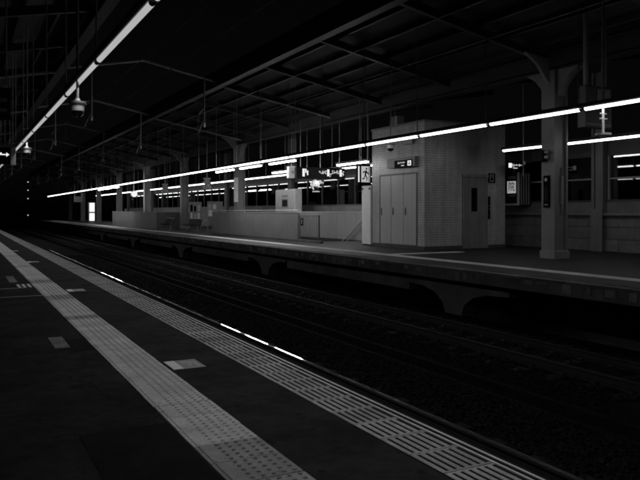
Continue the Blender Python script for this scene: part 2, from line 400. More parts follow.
for i in range(4): pad(p.x-.16+i*.085, p.x-.11+i*.085, p.y-.3, p.y+.3, 'tactile', 'guide_bar', .008)
p = on_ground(140, 440); pad(p.x-.30, p.x+.22, 1.2, p.y+.25, 'asphalt_patch', 'asphalt_patch', .003)
def sticker(px, py, label):
    p = on_ground(px, py); t = thing('floor_sticker', label, 'floor sticker', (p.x, p.y, .004), 'floor stickers beside the tactile strip')
    MB().box(p.x-.11, p.x+.17, p.y-.17, p.y+.17, 0, .004).build('plate', 'print_grey', t)
    MB().box(p.x-.108, p.x-.02, p.y-.165, p.y+.165, .004, .006).build('pale_band', 'white', t)
    b = MB()
    for k, (u, v0, v1) in enumerate(((.03, .02, .13), (.06, -.08, .12), (.09, -.02, .10), (.12, -.12, .06))): b.box(p.x+u, p.x+u+.014, p.y+v0, p.y+v1, .004, .0055)
    b.build('print', 'offwhite', t)
sticker(181, 365, 'large pale floor sticker between tactile strip and platform edge, nearest the camera')
sticker(74, 290.5, 'small pale floor sticker on the cross joint of the near platform')
sticker(32, 262, 'tiny pale floor sticker far along the near platform, third from camera')
sticker(13, 251, 'farthest speck of a pale floor sticker on the near platform')

# --- far platform with a stairwell opening
BW = 18.76                                     # back wall
SW0, SW1, SWA, SWB = 13.25, 16.1, 26.4, 38.4   # stairwell opening: across, along
b = MB()
b.box(E1+.40, SW0, -8, 118, -.28, 0); b.box(SW1, 19.5, -8, 118, -.28, 0)
b.box(SW0, SW1, -8, SWA, -.28, 0); b.box(SW0, SW1, SWB, 118, -.28, 0)
fpf = tag(b.build('far_platform', 'asphalt_far'), kind='structure')
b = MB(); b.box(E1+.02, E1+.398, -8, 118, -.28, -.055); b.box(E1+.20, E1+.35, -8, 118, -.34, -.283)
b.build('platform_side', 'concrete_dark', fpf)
es2 = MB(); es2.box(.01, .39, .004, .596, -.05, -.002, 0)
for i in range(5): es2.box(.07+i*.06, .09+i*.06, .03, .57, -.002, .003, 0)
es2.box(.01, .035, .006, .594, -.002, .005, 1)
es2 = es2.mesh('edge_slab', ['far_edge', 'edge_slab'])
for i in range(180):
    if i < 120: link('edge_slab', es2, fpf, (E1, -2 + i*.6, 0))
MB().box(E1, E1+.39, 70.0, 118, -.05, 0).build('edge_slab_run', 'far_edge', fpf)['kind'] = 'stuff'
# rough fascia: broken concrete lugs hanging under the edge slabs
rnd = random.Random(11)
s = 3.0
for i in range(250):
    w_ = rnd.uniform(.10, .26); z1 = -.058; h = rnd.choice((.05, .08, .11, .15, .19)) * rnd.uniform(.8, 1.15)
    MB().box(E1 + .005 + rnd.uniform(0, .012), E1+.05, s, s+w_, z1-h, z1).build('fascia_block', rnd.choice(('pale_block', 'block', 'concrete_dark', 'concrete_dark')), fpf)
    s += w_ + rnd.uniform(.01, .12)
for i in range(170): link('tactile_tile', tm, fpf, (11.75, 4 + i*.3 + .3, 0), math.pi)
MB().box(11.353, 11.747, 55.05, 118, -.02, .004).build('tactile_run', 'tactile', fpf)['kind'] = 'stuff'
for i in range(9): link('tactile_tile', tm, fpf, (11.76 + i*.3 + .3, 17.55, 0), math.pi/2)
# stairs going down
for i in range(14):
    MB().box(SW0+.003, SW1-.003, SWA + .003 + i*.30, SWA + i*.30 + .30, -.17*(i+1)-.17, -.17*(i+1)).build('stair_step', 'concrete', fpf)
b = MB(); b.box(SW0-.2, SW0-.003, SWA, SWB, -3, -.283); b.box(SW1+.003, SW1+.2, SWA, SWB, -3, -.283); b.build('stairwell_lining', 'concrete', fpf)
# piers with haunched beams under the far platform
for i, s in enumerate((1.7, 13.2, 24.7, 36.2, 47.7, 59.2, 70.7, 82.2)):
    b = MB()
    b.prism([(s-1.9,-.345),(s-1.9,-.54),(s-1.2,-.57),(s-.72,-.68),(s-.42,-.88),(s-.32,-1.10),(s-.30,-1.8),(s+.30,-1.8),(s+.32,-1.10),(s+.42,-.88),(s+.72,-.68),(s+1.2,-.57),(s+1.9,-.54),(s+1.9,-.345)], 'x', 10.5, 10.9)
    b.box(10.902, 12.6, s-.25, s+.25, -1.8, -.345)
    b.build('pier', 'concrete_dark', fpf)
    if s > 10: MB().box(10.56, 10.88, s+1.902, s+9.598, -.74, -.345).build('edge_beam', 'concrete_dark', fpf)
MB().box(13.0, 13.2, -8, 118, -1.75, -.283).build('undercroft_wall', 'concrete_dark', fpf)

# ================================================================== CANOPIES
def rz(d): return 5.45 + .20*(14.9-d) if d < 14.9 else 5.45 + .16*(d-14.9)     # underside of the rafters
def canopy(name, label, mir):
    X = (lambda d: 2*MID - d) if mir else (lambda d: d)
    t = thing(name, label, 'canopy', (X(14.9), 40, 5.2), 'platform canopies')
    def pr(name_, pts, y0, y1, m): return MB().prism([(X(p[0]), p[1]) for p in pts], 'y', y0, y1).build(name_, m, t)
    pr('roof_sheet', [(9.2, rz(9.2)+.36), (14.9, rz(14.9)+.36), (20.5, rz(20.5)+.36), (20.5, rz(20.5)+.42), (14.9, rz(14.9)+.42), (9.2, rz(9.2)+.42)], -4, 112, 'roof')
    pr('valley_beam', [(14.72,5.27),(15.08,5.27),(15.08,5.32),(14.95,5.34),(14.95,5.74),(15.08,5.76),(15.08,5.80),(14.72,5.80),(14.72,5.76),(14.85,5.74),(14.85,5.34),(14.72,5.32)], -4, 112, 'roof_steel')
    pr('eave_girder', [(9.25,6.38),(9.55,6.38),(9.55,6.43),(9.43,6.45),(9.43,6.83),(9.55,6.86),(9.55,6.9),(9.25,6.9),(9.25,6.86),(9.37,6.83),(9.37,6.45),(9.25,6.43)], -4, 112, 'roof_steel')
    ra = MB(); 
    for d0, d1 in ((9.57, 14.70), (15.10, 20.4)):
        for wd, za, zb in ((.07, 0, .025), (.012, .025, .20), (.07, .20, .225)):
            ra.add([(X(d0)+0,-wd,rz(d0)+za),(X(d0),wd,rz(d0)+za),(X(d0),wd,rz(d0)+zb),(X(d0),-wd,rz(d0)+zb),(X(d1),-wd,rz(d1)+za),(X(d1),wd,rz(d1)+za),(X(d1),wd,rz(d1)+zb),(X(d1),-wd,rz(d1)+zb)],
                   [(0,1,2,3),(7,6,5,4),(0,4,5,1),(1,5,6,2),(2,6,7,3),(3,7,4,0)])
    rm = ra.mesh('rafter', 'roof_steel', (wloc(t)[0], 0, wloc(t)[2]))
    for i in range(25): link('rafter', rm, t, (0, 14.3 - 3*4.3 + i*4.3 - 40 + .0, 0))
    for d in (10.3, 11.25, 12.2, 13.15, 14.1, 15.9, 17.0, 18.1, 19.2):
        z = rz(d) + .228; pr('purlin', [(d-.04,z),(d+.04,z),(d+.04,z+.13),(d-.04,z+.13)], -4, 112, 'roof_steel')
    return t
fc = canopy('platform_canopy', 'steel butterfly canopy roof with rafters above the far platform', False)
nc = canopy('platform_canopy', 'unlit canopy roof above the foreground platform', True)
# slender gabled frames across the open gap between the canopies
for i in range(8):
    s = 26.9 + i*11.0
    t = thing('cross_frame', 'slender gabled steel frame spanning the tracks, %s from the camera' % ORD[i], 'roof frame', (MID, s, 6.5), 'gabled frames over the tracks')
    b = MB(); rr = .055
    b.tube((9.3, s, 6.60), (MID, s, 7.18), rr); b.tube((2*MID-9.3, s, 6.60), (MID, s, 7.18), rr); b.build('gable_bar', 'steel_light', t)
    MB().tube((14.6, s, rz(14.6)-.04), (9.5, s, 6.42), rr*.8).build('tie_bar', 'steel_light', t); MB().tube((2*MID-14.6, s, rz(14.6)-.04), (2*MID-9.5, s, 6.42), rr*.8).build('tie_bar', 'steel_light', t)
    for x in (4.14, 8.53):
        zt = 7.18 - abs(x-MID)*.1956
        MB().tube((x+.25, s, zt), (x+.25, s, 4.9), .035).build('drop_post', 'steel', t)
        b = MB(); b.tube((x+.25, s, 5.1), (x, s, 4.47), .018); b.tube((x+.25, s, 5.5), (x, s, 5.2), .018); b.build('wire_arm', 'steel', t)
        b = MB(); b.lathe([(.03,0),(.06,.03),(.03,.06),(.06,.09),(.03,.12),(.06,.15),(.03,.18)], (x+.25, s, 4.72), 10); b.build('insulator', 'offwhite', t)
for x, lab in ((4.14, 'thin overhead wire above the near track'), (8.53, 'thin overhead wire above the far track')):
    t = thing('overhead_wire', lab, 'wire', (x, 0, 4.4), 'overhead wires')
    MB().tube((x, -5, 4.46), (x, 210, 4.46), .011, 6).build('contact_wire', 'rod', t)
    MB().tube((x, -5, 5.2), (x, 210, 5.2), .011, 6).build('carrier_wire', 'rod', t)
    b = MB()
    for i in range(40): b.tube((x, 2+i*5, 4.46), (x, 2+i*5, 5.2), .005, 4)
    b.build('droppers', 'rod', t)

# ================================================================== LIGHT FIXTURES
def fixture(d, L, lens, lenw, roofz, near):
    """one batten: steel channel, tube/lens, end caps, hanger rods. origin = centre of tube"""
    t = thing('fluorescent_light', 'x', 'light', (d, 0, 3.33))
    MB().prism([(d-.05,3.375),(d+.05,3.375),(d+.075,3.40),(d+.06,3.47),(d-.06,3.47),(d-.075,3.40)], 'y', -L/2-(.1 if near else .065), L/2+(.1 if near else .065)).build('channel', 'steel_dark', t)
    pts = [(d+lenw*math.cos(a), 3.37+lenw*1.15*math.sin(a)) for a in [math.pi + k*math.pi/8 for k in range(9)]]
    MB().prism(pts, 'y', -L/2, L/2).build('tube', lens, t)
    for sy in (-1, 1): MB().prism([(d+(x_-d)*.97, 3.37+(z_-3.37)*.97) for x_, z_ in pts], 'y', sy*(L/2+.002), sy*(L/2+.03)).build('end_cap', 'steel_dark', t)
    for sy in (-L*.5+.03, ):
        MB().tube((d, sy, 3.47), (d, sy, roofz), .013, 6).build('hanger_rod', 'rod', t)
    if near:
        ld = bpy.data.lights.new('lamp', 'AREA'); ld.shape = 'RECTANGLE'; ld.size = .12; ld.size_y = L; ld.energy = NEAR_LAMP; ld.spread = R(148)
        lo = bpy.data.objects.new('lamp', ld); COL.objects.link(lo); lo.parent = t; lo.location = (.02, 0, -.06); lo.rotation_euler = (0, -R(25), 0)  # added area lamp gives the light, tilted out of the camera's sight
    return t
def row(proto, d, starts, phrase, group, nnear, old=0):  # last argument counts the tubes dimmed to darken the right end
    for i, s in enumerate(starts):
        if i < nnear and i < 12:
            lab = '%s fluorescent light from the right in %s' % (ORD[i], phrase.replace('the short extra row', 'the extra row')) if i else 'rightmost fluorescent light in %s' % phrase
        else: lab = 'doubled fluorescent light far along the front row above the farther stairwell' if 'extra' in phrase else 'tiny distant fluorescent light towards the left end of %s' % phrase.split(' over')[0].split(' above')[0]
        c = proto if i == 0 else copy_thing(proto, (d, s, 3.33))
        c.location = (d, s, 3.33); c['label'] = lab; c['group'] = group
        if i < old:
            for ch in c.children:
                if ch.name.startswith('tube'): ch.data = ch.data.copy(); ch.data.materials[0] = M['dimmed_tube']
P, L0 = 2.75, 12.5
top = lambda d: rz(d) + .36
pf = fixture(11.0, 2.60, 'far_tube', .042, top(11.0), False)
row(pf, 11.0, [L0 + P*(k+.5) - 2*P - .0 for k in range(0, 35)], 'the long front row over the far platform', 'front row of lights over the far platform', 11, 3)
pb = fixture(16.2, 2.60, 'far_tube', .042, top(16.2), False)
row(pb, 16.2, [10.88, 13.63, 16.38] + [L0 + P*(k+.5) + .6 for k in range(4, 30)], 'the rear row over the far platform', 'rear row of lights over the far platform', 9, 3)
pe = fixture(11.9, 2.60, 'far_tube', .042, top(11.9), False)
row(pe, 11.9, [26.15, 29.65, 33.1, 60.5, 64, 67.5], 'the short extra row in front of the stairwell', 'extra lights in front of the stairwells', 4)
pe2 = fixture(14.84, 2.60, 'far_tube', .042, 5.27, False)
row(pe2, 14.84, [25.4, 32.5], 'the short row above the stairwell', 'lights above the stairwell', 4)
pn = fixture(1.67, 2.86, 'near_lens', .037, top(2*MID-1.67), True)
row(pn, 1.67, [6.64 + 3.06*(k+.5) - 3*3.06 for k in range(0, 22)], 'the near row above the foreground platform', 'lights above the foreground platform', 9)

# ================================================================== COLUMNS
def column(s, label):
    d = 14.9; t = thing('steel_column', label, 'column', (d, s, 0), 'columns along the far platform')
    b = MB()                                   # H section: two broad flanges facing the tracks, web recessed
    b.box(d-.26, d-.20, s-.24, s+.24, 0, 5.268); b.box(d+.20, d+.26, s-.24, s+.24, 0, 5.268); b.box(d-.2, d+.2, s-.17, s+.17, 0, 5.266)
    b.build('shaft', 'steel', t)
    b = MB(); b.bbox(d-.30, d+.30, s-.28, s+.28, 0, .22, .015); b.build('base_collar', 'steel_light', t)
    for q in (-1, 1):
        b = MB(); b.prism([(s+q*.243,4.55),(s+q*.243,5.266),(s+q*.95,5.266),(s+q*.62,5.08),(s+q*.40,4.85)], 'x', d-.14, d+.14); b.build('haunch', 'steel', t)
    b = MB(); b.prism([(d-.262,4.9),(d-.262,5.60),(d-1.15,5.70),(d-.7,5.42)], 'y', s-.05, s+.05); b.build('bracket', 'steel', t)
    return t
cl = {14.2: 'broad steel column at right with black call point on its face', 38.1: 'steel column rising behind the stairwell parapet with small square notice',
      50.1: 'dark steel column beside the row of platform seats'}
for s in (2.2, 14.2, 38.9, 50.4, 62, 74, 86, 98, 110):
    lab = {14.2: cl[14.2], 38.9: cl[38.1], 50.4: cl[50.1]}.get(s)
    if s == 2.2: continue
    column(s, lab or 'small distant steel column towards the left end of the far platform')
# call point + plates on the big column
c = at_d(547.5, 191.5, 14.64)
t = thing('call_point', 'tall narrow black call point panel with round button on the broad column', 'call point', (14.638, c.y, c.z))
MB().bbox(14.585, 14.638, c.y-.11, c.y+.11, c.z-.45, c.z+.45, .01).build('case', 'black', t)
b = MB(); b.tube((14.583, c.y, c.z+.33), (14.57, c.y, c.z+.33), .05, 16); b.build('button', 'offwhite', t)
MB().box(14.581, 14.585, c.y-.06, c.y+.06, c.z-.38, c.z-.36).build('label_strip', 'offwhite', t)
MB().box(14.58, 14.585, c.y-.06, c.y+.06, c.z-.28, c.z+.12).build('grille', 'black_matte', t)
t = thing('cable_box', 'slim vertical grey conduit plate on the side of the broad column', 'conduit', (15.0, 14.028, 1.9))
MB().bbox(14.93, 15.03, 13.97, 14.028, 1.5, 2.3, .01).build('case', 'steel_light', t)
b = MB(); b.tube((14.98, 14.0, 2.3), (14.98, 14.0, 2.55), .02); b.tube((14.98, 14.0, 1.25), (14.98, 14.0, 1.5), .02); b.build('conduit', 'steel', t)
c = at_d(547, 156, 14.6)
t = thing('platform_speaker', 'dark bracket arm with small loudspeaker horn fixed to the broad column', 'loudspeaker', (14.64, c.y, c.z))
MB().bbox(14.40, 14.60, c.y-.02, c.y+.40, c.z-.14, c.z+.16, .02).build('housing', 'black_matte', t)
MB().box(14.60, 14.638, c.y-.05, c.y+.1, c.z-.1, c.z+.1).build('wall_plate', 'steel', t)
b = MB(); b.tube((14.50, c.y-.02, c.z+.10), (14.50, c.y-.10, c.z+.10), .035, 12, .05); b.tube((14.50, c.y-.02, c.z-.04), (14.50, c.y-.10, c.z-.04), .035, 12, .05); b.build('horn', 'offwhite', t)

# ================================================================== BACK WALL AND GLAZING
t = thing('back_wall', 'low concrete block wall along the rear of the far platform', 'wall', (BW, 0, 0))
W0, W1 = 2.0, 90.0
MB().box(BW+.03, BW+.22, W0, W1, 0, 1.18).build('wall_core', 'concrete_dark', t)
rows = ((.012, .40), (.412, .80), (.812, 1.17)); n = 0
for r, (z0, z1) in enumerate(rows):
    s = W0 + (.6 if r % 2 else 0)
    while s < 62:
        MB().box(BW, BW+.028, s+.006, s+1.194, z0, z1-.008).build('wall_panel', 'block', t); s += 1.2
MB().box(BW-.14, BW+.24, W0, W1, 1.185, 1.255).build('coping', 'parapet', t)
MB().box(BW+.02, BW+.2, W0, W1, 1.257, 1.62).build('upper_wall', 'block', t)
def screen(i, s0, s1, label):
    t = thing('glazed_screen', label, 'window', (BW+.1, s0, 1.62), 'glazed screens along the rear wall')
    b = MB(); b.box(BW+.04, BW+.16, s0+.003, s1-.003, 1.622, 1.70); b.box(BW+.04, BW+.16, s0+.003, s1-.003, 3.14, 3.24); b.build('frame_rail', 'roof_steel', t)
    if i < 2: MB().box(BW+.05, BW+.15, s0+.003, s1-.003, 2.37, 2.42).build('transom', 'steel', t)
    n = max(1, round((s1-s0)/2.0)); w = (s1-s0)/n
    for k in range(n+1):
        x = s0 + k*w; x = min(max(x, s0+.035), s1-.035)
        MB().box(BW+.03, BW+.17, x-.03, x+.03, 1.702, 3.138).build('mullion', 'steel' if i < 2 else 'roof_steel', t)
    for k in range(n):
        for z0, z1 in (((1.70, 2.37), (2.42, 3.14)) if i < 2 else ((1.70, 3.14),)):
            MB().box(BW+.092, BW+.104, s0+k*w+.034, s0+(k+1)*w-.034, z0, z1).build('pane', 'glass', t)
    MB().box(BW+.02, BW+.18, s0+.003, s1-.003, 3.242, 3.75).build('fascia', 'roof_steel', t)
bc = [3.95, 15.9, 27.85, 39.8, 51.7, 63.6, 75.5, 87.4]
slabs = ['glazed screen on the rear wall at the right edge, beyond the broad column', 'glazed screen on the rear wall between broad column and lift tower', 'glazed screen on the rear wall behind the stairs and hanging sign',
         'glazed screen on the rear wall behind the long stairwell parapet', 'glazed screen on the rear wall behind the notice boards', 'glazed screen on the rear wall behind the far seats', 'distant glazed screen on the rear wall above the far parapet']
for i in range(7): screen(i, bc[i]+.26, bc[i+1]-.26, slabs[i])
for i, s in enumerate(bc[1:]):
    t = thing('rear_pillar', ('slim rear pillar between windows at the right edge' if i == 0 else 'pale rear pillar between windows, %s from the right' % ORD[i]), 'pillar', (BW-.1, s, 0), 'pillars along the rear wall')
    b = MB()
    for q in (-1, 1): b.box(BW-.16, BW+.25, s+q*.23, s+q*.13, 1.26, 5.9)
    b.box(BW-.10, BW+.2, s-.128, s+.128, 1.26, 5.9); b.build('shaft', 'pilaster', t)
    MB().box(BW-.19, BW-.162, s-.23, s+.23, 0, 1.4).build('foot', 'pilaster', t)

# ================================================================== LIFT TOWER
D0, D1, S0, S1, HT = 14.05, 17.66, 19.2, 22.55, 4.38
t = thing('lift_tower', 'tiled lift tower with service doors and a steel lift door', 'lift', ((D0+D1)/2, (S0+S1)/2, 0))
MB().box(D0, D1, S0, S1, .12, HT).build('tiled_wall', 'lift_tile', t)
MB().box(D0-.012, D1+.012, S0-.012, S1+.012, 0, .12).build('plinth', 'concrete_dark', t)
MB().box(D0-.03, D1+.03, S0-.03, S1+.03, HT, HT+.07).build('cap', 'steel', t)
# service doors on the track side
ya, yb = at_d(380.5, 211, D0).y, at_d(416.5, 211, D0).y; zt = at_d(398, 175, D0).z
b = MB(); b.box(D0-.02, D0-.002, yb-.05, yb, .13, zt+.05); b.box(D0-.02, D0-.002, ya, ya+.05, .13, zt+.05); b.box(D0-.02, D0-.002, yb+.001, ya-.001, zt, zt+.05)
b.build('door_frame', 'steel_dark', t)
cuts = [ya, at_d(391.3, 211, D0).y, at_d(403.6, 211, D0).y, yb]
for k in range(3):
    dr = MB().bbox(D0-.016, D0-.001, cuts[k+1]+.012, cuts[k]-.012, .14, zt-.012, .004).build('service_door', 'door_panel', t)
    hy = cuts[k] - .14 if k else cuts[k] - .10
    b = MB(); b.box(D0-.022, D0-.0165, hy-.035, hy+.035, 1.18, 1.46); b.build('handle_plate', 'steel_dark', dr)
    b = MB(); b.box(D0-.05, D0-.022, hy-.012, hy+.012, 1.24, 1.40); b.build('handle', 'stainless', dr)
# lift door on the end wall
pa, pb2 = at_s(462, 248, S0), at_s(487, 174.5, S0); xa, xb, zd = pa.x, pb2.x, pb2.z
b = MB(); b.box(xa, xa+.07, S0-.05, S0-.001, .004, zd-.121); b.box(xb-.07, xb, S0-.05, S0-.001, .004, zd-.121); b.build('lift_jamb', 'steel', t)
MB().box(xa-.01, xb+.01, S0-.07, S0-.001, zd-.12, zd).build('lift_lintel', 'stainless', t)
xm = at_s(478, 211, S0).x
l1 = MB().box(xa+.075, xm-.003, S0-.03, S0-.002, .01, zd-.13).build('lift_door', 'stainless', t)
MB().box(xm+.003, xb-.075, S0-.022, S0-.002, .01, zd-.13).build('lift_door', 'stainless', t)
w0, w1 = at_s(471, 211.5, S0), at_s(476.4, 188, S0)
MB().box(w0.x, w1.x, S0-.034, S0-.0305, w0.z, w1.z).build('door_window', 'black', l1)
b = MB()
for x0, x1, z0, z1 in ((w0.x-.02, w0.x-.001, w0.z-.02, w1.z+.02), (w1.x+.001, w1.x+.02, w0.z-.02, w1.z+.02)): b.box(x0, x1, S0-.036, S0-.0305, z0, z1)
b.build('window_trim', 'steel_dark', l1)
MB().box(xa+.28, xa+.285, S0-.0335, S0-.0305, .02, zd-.14).build('door_groove', 'black_matte', l1)
# signs beside the lift door
def face_box(name, m, px0, py0, px1, py1, s, th, parent):
    a, c = at_s(px0, py1, s), at_s(px1, py0, s); MB().box(a.x, c.x, s-th, s, a.z, c.z).build(name, m, parent); return a, c
t2 = thing('lift_sign', 'small black square sign with white figure beside the lift door', 'sign', tuple(at_s(491, 178, S0)))
a, c = face_box('board', 'black', 487.7, 173.5, 495, 183, S0-.001, .02, t2)
mx, mz, q = (a.x+c.x)/2, (a.z+c.z)/2, (c.x-a.x)*.28
b = MB(); b.box(mx-q, mx+q, S0-.025, S0-.0215, mz-q*1.4, mz+q*1.4); b.build('picto_plate', 'grey', t2)
b = MB(); b.box(mx-q*.5, mx+q*.5, S0-.028, S0-.0255, mz-q*.9, mz+q*.3); b.tube((mx, S0-.0255, mz+q*.75), (mx, S0-.028, mz+q*.75), q*.3, 12); b.build('picto', 'black', t2)
t2 = thing('lift_notice', 'small pale notice plate below the black sign beside the lift door', 'notice', tuple(at_s(491, 188, S0)))
a, c = face_box('plate', 'offwhite', 488, 185.2, 495.2, 191.5, S0-.001, .012, t2)
b = MB()
for k in range(3): b.box(a.x+.05, c.x-.05-.04*k, S0-.016, S0-.0135, c.z-.07-.05*k, c.z-.05-.05*k)
b.build('print', 'print_grey', t2)
t2 = thing('lift_call_panel', 'narrow dark lift call panel right of the lift door', 'call panel', tuple(at_s(489, 208, S0)))
a, c = face_box('panel', 'black', 487.9, 196.5, 489.9, 219, S0-.001, .025, t2)
b = MB()
for k in range(2): b.tube(((a.x+c.x)/2, S0-.0265, a.z+.35+.12*k), ((a.x+c.x)/2, S0-.034, a.z+.35+.12*k), .025, 12)
b.build('button', 'stainless', t2)
# illuminated lift sign on the track side
a, c = at_d(390.3, 169.3, D0), at_d(418.5, 154.5, D0)
t2 = thing('lift_name_sign', 'black sign with white lettering in a grey box above the service doors', 'sign', tuple(at_d(404, 163, D0)))
MB().bbox(D0-.16, D0-.001, c.y, a.y, a.z+.02, c.z-.05, .01).build('housing', 'grey', t2)
f0, f1 = at_d(394.2, 168, D0-.16), at_d(412.8, 158.8, D0-.16)
yf0, yf1, zf0, zf1 = f1.y+.02, f0.y-.03, f0.z-.01, f1.z+.0
yf0, yf1 = max(yf0, c.y+.12), min(yf1, a.y-.12)
MB().box(D0-.172, D0-.161, yf0, yf1, zf0, zf1).build('face', 'black', t2)
zc, wF, hF = (zf0+zf1)/2, yf1-yf0, zf1-zf0
text_mb('エレベーター', hF*.36, '-x', (D0-.174, yf0+wF*.60, zc+hF*.12), .82).build('lettering', 'lit_white', t2)
text_mb('Elevator', hF*.22, '-x', (D0-.174, yf0+wF*.52, zc-hF*.24)).build('lettering', 'lit_white', t2)
MB().box(D0-.175, D0-.173, yf0+wF*.06, yf0+wF*.25, zc-hF*.33, zc+hF*.33).build('picto_plate', 'lit_white', t2)
b = MB(); yy = yf0+wF*.155
for q in (-1, 0, 1): b.box(D0-.178, D0-.1755, yy+q*.045-.014, yy+q*.045+.014, zc-hF*.22, zc+hF*.06)
b.prism([(yy-.05, zc+hF*.12),(yy+.05, zc+hF*.12),(yy, zc+hF*.27)], 'x', D0-.178, D0-.1755); b.build('picto', 'black', t2)
# junction box + dome camera on the tower
a, c = at_d(406.3, 145, D0), at_d(415, 140.3, D0)
t2 = thing('junction_box', 'small pale junction box on the tiled wall under the light row', 'junction box', tuple(a))
MB().bbox(D0-.12, D0-.001, c.y, a.y, a.z, c.z+.08, .01).build('case', 'grey', t2); MB().box(D0-.125, D0-.1205, c.y+.03, a.y-.03, a.z+.03, c.z+.05).build('lid', 'offwhite', t2)
def dome_camera(name, label, x, y, z, ztop, r=.10):
    """z = bottom of dome; rod rises to ztop"""
    t = thing(name, label, 'security camera', (x, y, z), 'ceiling security cameras')
    MB().tube((x, y, z+.26), (x, y, ztop), .022, 8).build('drop_rod', 'rod', t)
    MB().lathe([(r*1.25,.20),(r*1.35,.22),(r*1.35,.245),(r*.5,.26),(.03,.30)], (x, y, z), 20).build('mount_plate', 'steel_light', t)
    MB().lathe([(r*.98,.10),(r*1.02,.13),(r*1.02,.195),(r*.9,.199)], (x, y, z), 20).build('housing', 'white', t)
    MB().lathe([(r*.12,0),(r*.5,.012),(r*.8,.045),(r*.92,.09),(r*.92,.099)], (x, y, z), 20).build('dome', 'dome', t)
    return t
p = at_d(390.6, 151.5, 12.2); dome_camera('dome_camera', 'white dome security camera hanging in front of the lift tower', p.x, p.y, p.z, top(12.2), .11)

# ================================================================== STAIRWELL
PD = 13.1
t = thing('stairwell_parapet', 'long plain pale parapet wall along the stairwell with metal top rail', 'parapet wall', (PD, 33, 0), 'stairwell parapets')
for k in range(6):
    s0 = 27.05 + k*1.91; MB().bbox(PD-.06, PD+.06, s0+.004, s0+1.906, .06, 1.24, .006).build('wall_panel', 'parapet', t)
MB().box(PD-.05, PD+.05, 27.06, 38.5, 0, .058).build('plinth', 'concrete_dark', t)
MB().box(PD-.075, PD+.075, 27.04, 38.53, 1.242, 1.275).build('coping', 'steel_light', t)
b = MB(); b.tube((PD, 27.1, 1.36), (PD, 38.4, 1.36), .02)
for k in range(8): b.tube((PD, 27.2+k*1.58, 1.275), (PD, 27.2+k*1.58, 1.36), .012)
b.build('top_rail', 'steel_light', t)
t = thing('stairwell_rear_parapet', 'lit pale parapet wall on the far side of the stairs', 'parapet wall', (16.2, 32, 0), 'stairwell parapets')
for k in range(7):
    s0 = 25.3 + k*1.91; MB().bbox(16.14, 16.26, s0+.004, s0+1.906, 0, 1.26, .006).build('wall_panel', 'parapet', t)
MB().box(16.12, 16.28, 25.3, 38.7, 1.262, 1.30).build('coping', 'steel_light', t)
MB().bbox(13.19, 16.10, 38.52, 38.64, 0, 1.24, .006).build('end_panel', 'parapet', t)
t = thing('stair_handrail', 'pair of slanted tubular handrails descending into the stairwell', 'handrail', (16.05, 26.4, 0))
for dz, dx in ((0, 0), (-.22, 0)):
    b = MB(); b.path([(16.06, 25.6, 1.0+dz), (16.06, 26.5, 1.0+dz), (16.06, 34, 1.0+dz-.5667*7.5)], .026); b.build('rail', 'steel_light', t)
b = MB()
for s in (25.7, 26.6, 28.2, 30):
    z = 1.0 - max(0, s-26.5)*.5667; b.tube((16.06, s, z), (16.138, s, z-.05), .012, 6)
b.tube((16.06, 25.62, 0), (16.06, 25.62, 1.0), .022); b.build('bracket', 'steel', t)
# small barred fence at the stair head
t = thing('stair_fence', 'dark barred metal fence with a small plate at the stair head', 'fence', (PD, 26, 0))
MB().box(PD-.07, PD+.07, 24.9, 27.0, 0, .10).build('kerb', 'concrete_dark', t)
for s in (25.15, 26.98): MB().box(PD-.03, PD+.03, s-.03, s+.03, .10, 1.15).build('post', 'steel_dark', t)
for z in (.22, 1.10): MB().box(PD-.02, PD+.02, 25.182, 26.948, z, z+.04).build('rail', 'steel_dark', t)
for k in range(9): MB().tube((PD, 25.34+k*.18, .26), (PD, 25.34+k*.18, 1.10), .011, 6).build('bar', 'steel_dark', t)
MB().box(PD-.04, PD-.022, 26.55, 26.8, .70, 1.02).build('plate', 'black', t)
text_mb('!', .24, '-x', (PD-.042, 26.675, .86)).build('plate_mark', 'offwhite', t)
# white cabinet beside the tower
a = at_d(361.8, 246.5, 14.0); c = at_d(373.2, 185.3, 14.0); c.y = S1 + .02
t = thing('white_panel_cabinet', 'tall white panel cabinet standing against the left end of the lift tower', 'cabinet', (14.2, 22.9, 0))
MB().bbox(14.0, 14.5, c.y, a.y, .05, c.z, .01).build('body', 'white', t); MB().box(14.03, 14.47, c.y+.02, a.y-.02, 0, .05).build('foot', 'steel_dark', t)
b = MB()
for q in (.12, .88): yq = c.y + (a.y-c.y)*q; b.tube((14.002, yq, c.z-.12), (13.97, yq, c.z-.12), .045, 12)
b.build('bolt', 'steel_dark', t)
MB().box(13.994, 13.9995, c.y+.03, c.y+.036, .1, c.z-.2).build('seam', 'steel', t)
# lit exit sign
s = 24.0; a, c = at_s(357.8, 185, s), at_s(371, 164.3, s)
t = thing('exit_sign', 'illuminated white exit sign with black running figure hanging by the lift tower', 'exit sign', (a.x+.3, s, (a.z+c.z)/2))
MB().bbox(a.x, c.x, s, s+.16, a.z+.02, c.z, .01).build('housing', 'black', t)
fx0, fx1 = a.x + (c.x-a.x)*.26, a.x + (c.x-a.x)*.90; fz0, fz1 = a.z+.12, c.z-.09
MB().box(fx0, fx1, s-.012, s-.001, fz0, fz1).build('lit_face', 'lit_sign', t)
MB().box(a.x+.02, a.x+.07, s-.010, s-.001, fz0, fz1).build('side_strip', 'lit_white', t)
W, H = fx1-fx0, fz1-fz0
def FP(u, v): return (fx0 + W*u, fz0 + H*v)
b = MB()
b.tube((FP(.60,.84)[0], s-.013, FP(.60,.84)[1]), (FP(.60,.84)[0], s-.017, FP(.60,.84)[1]), W*.10, 12)
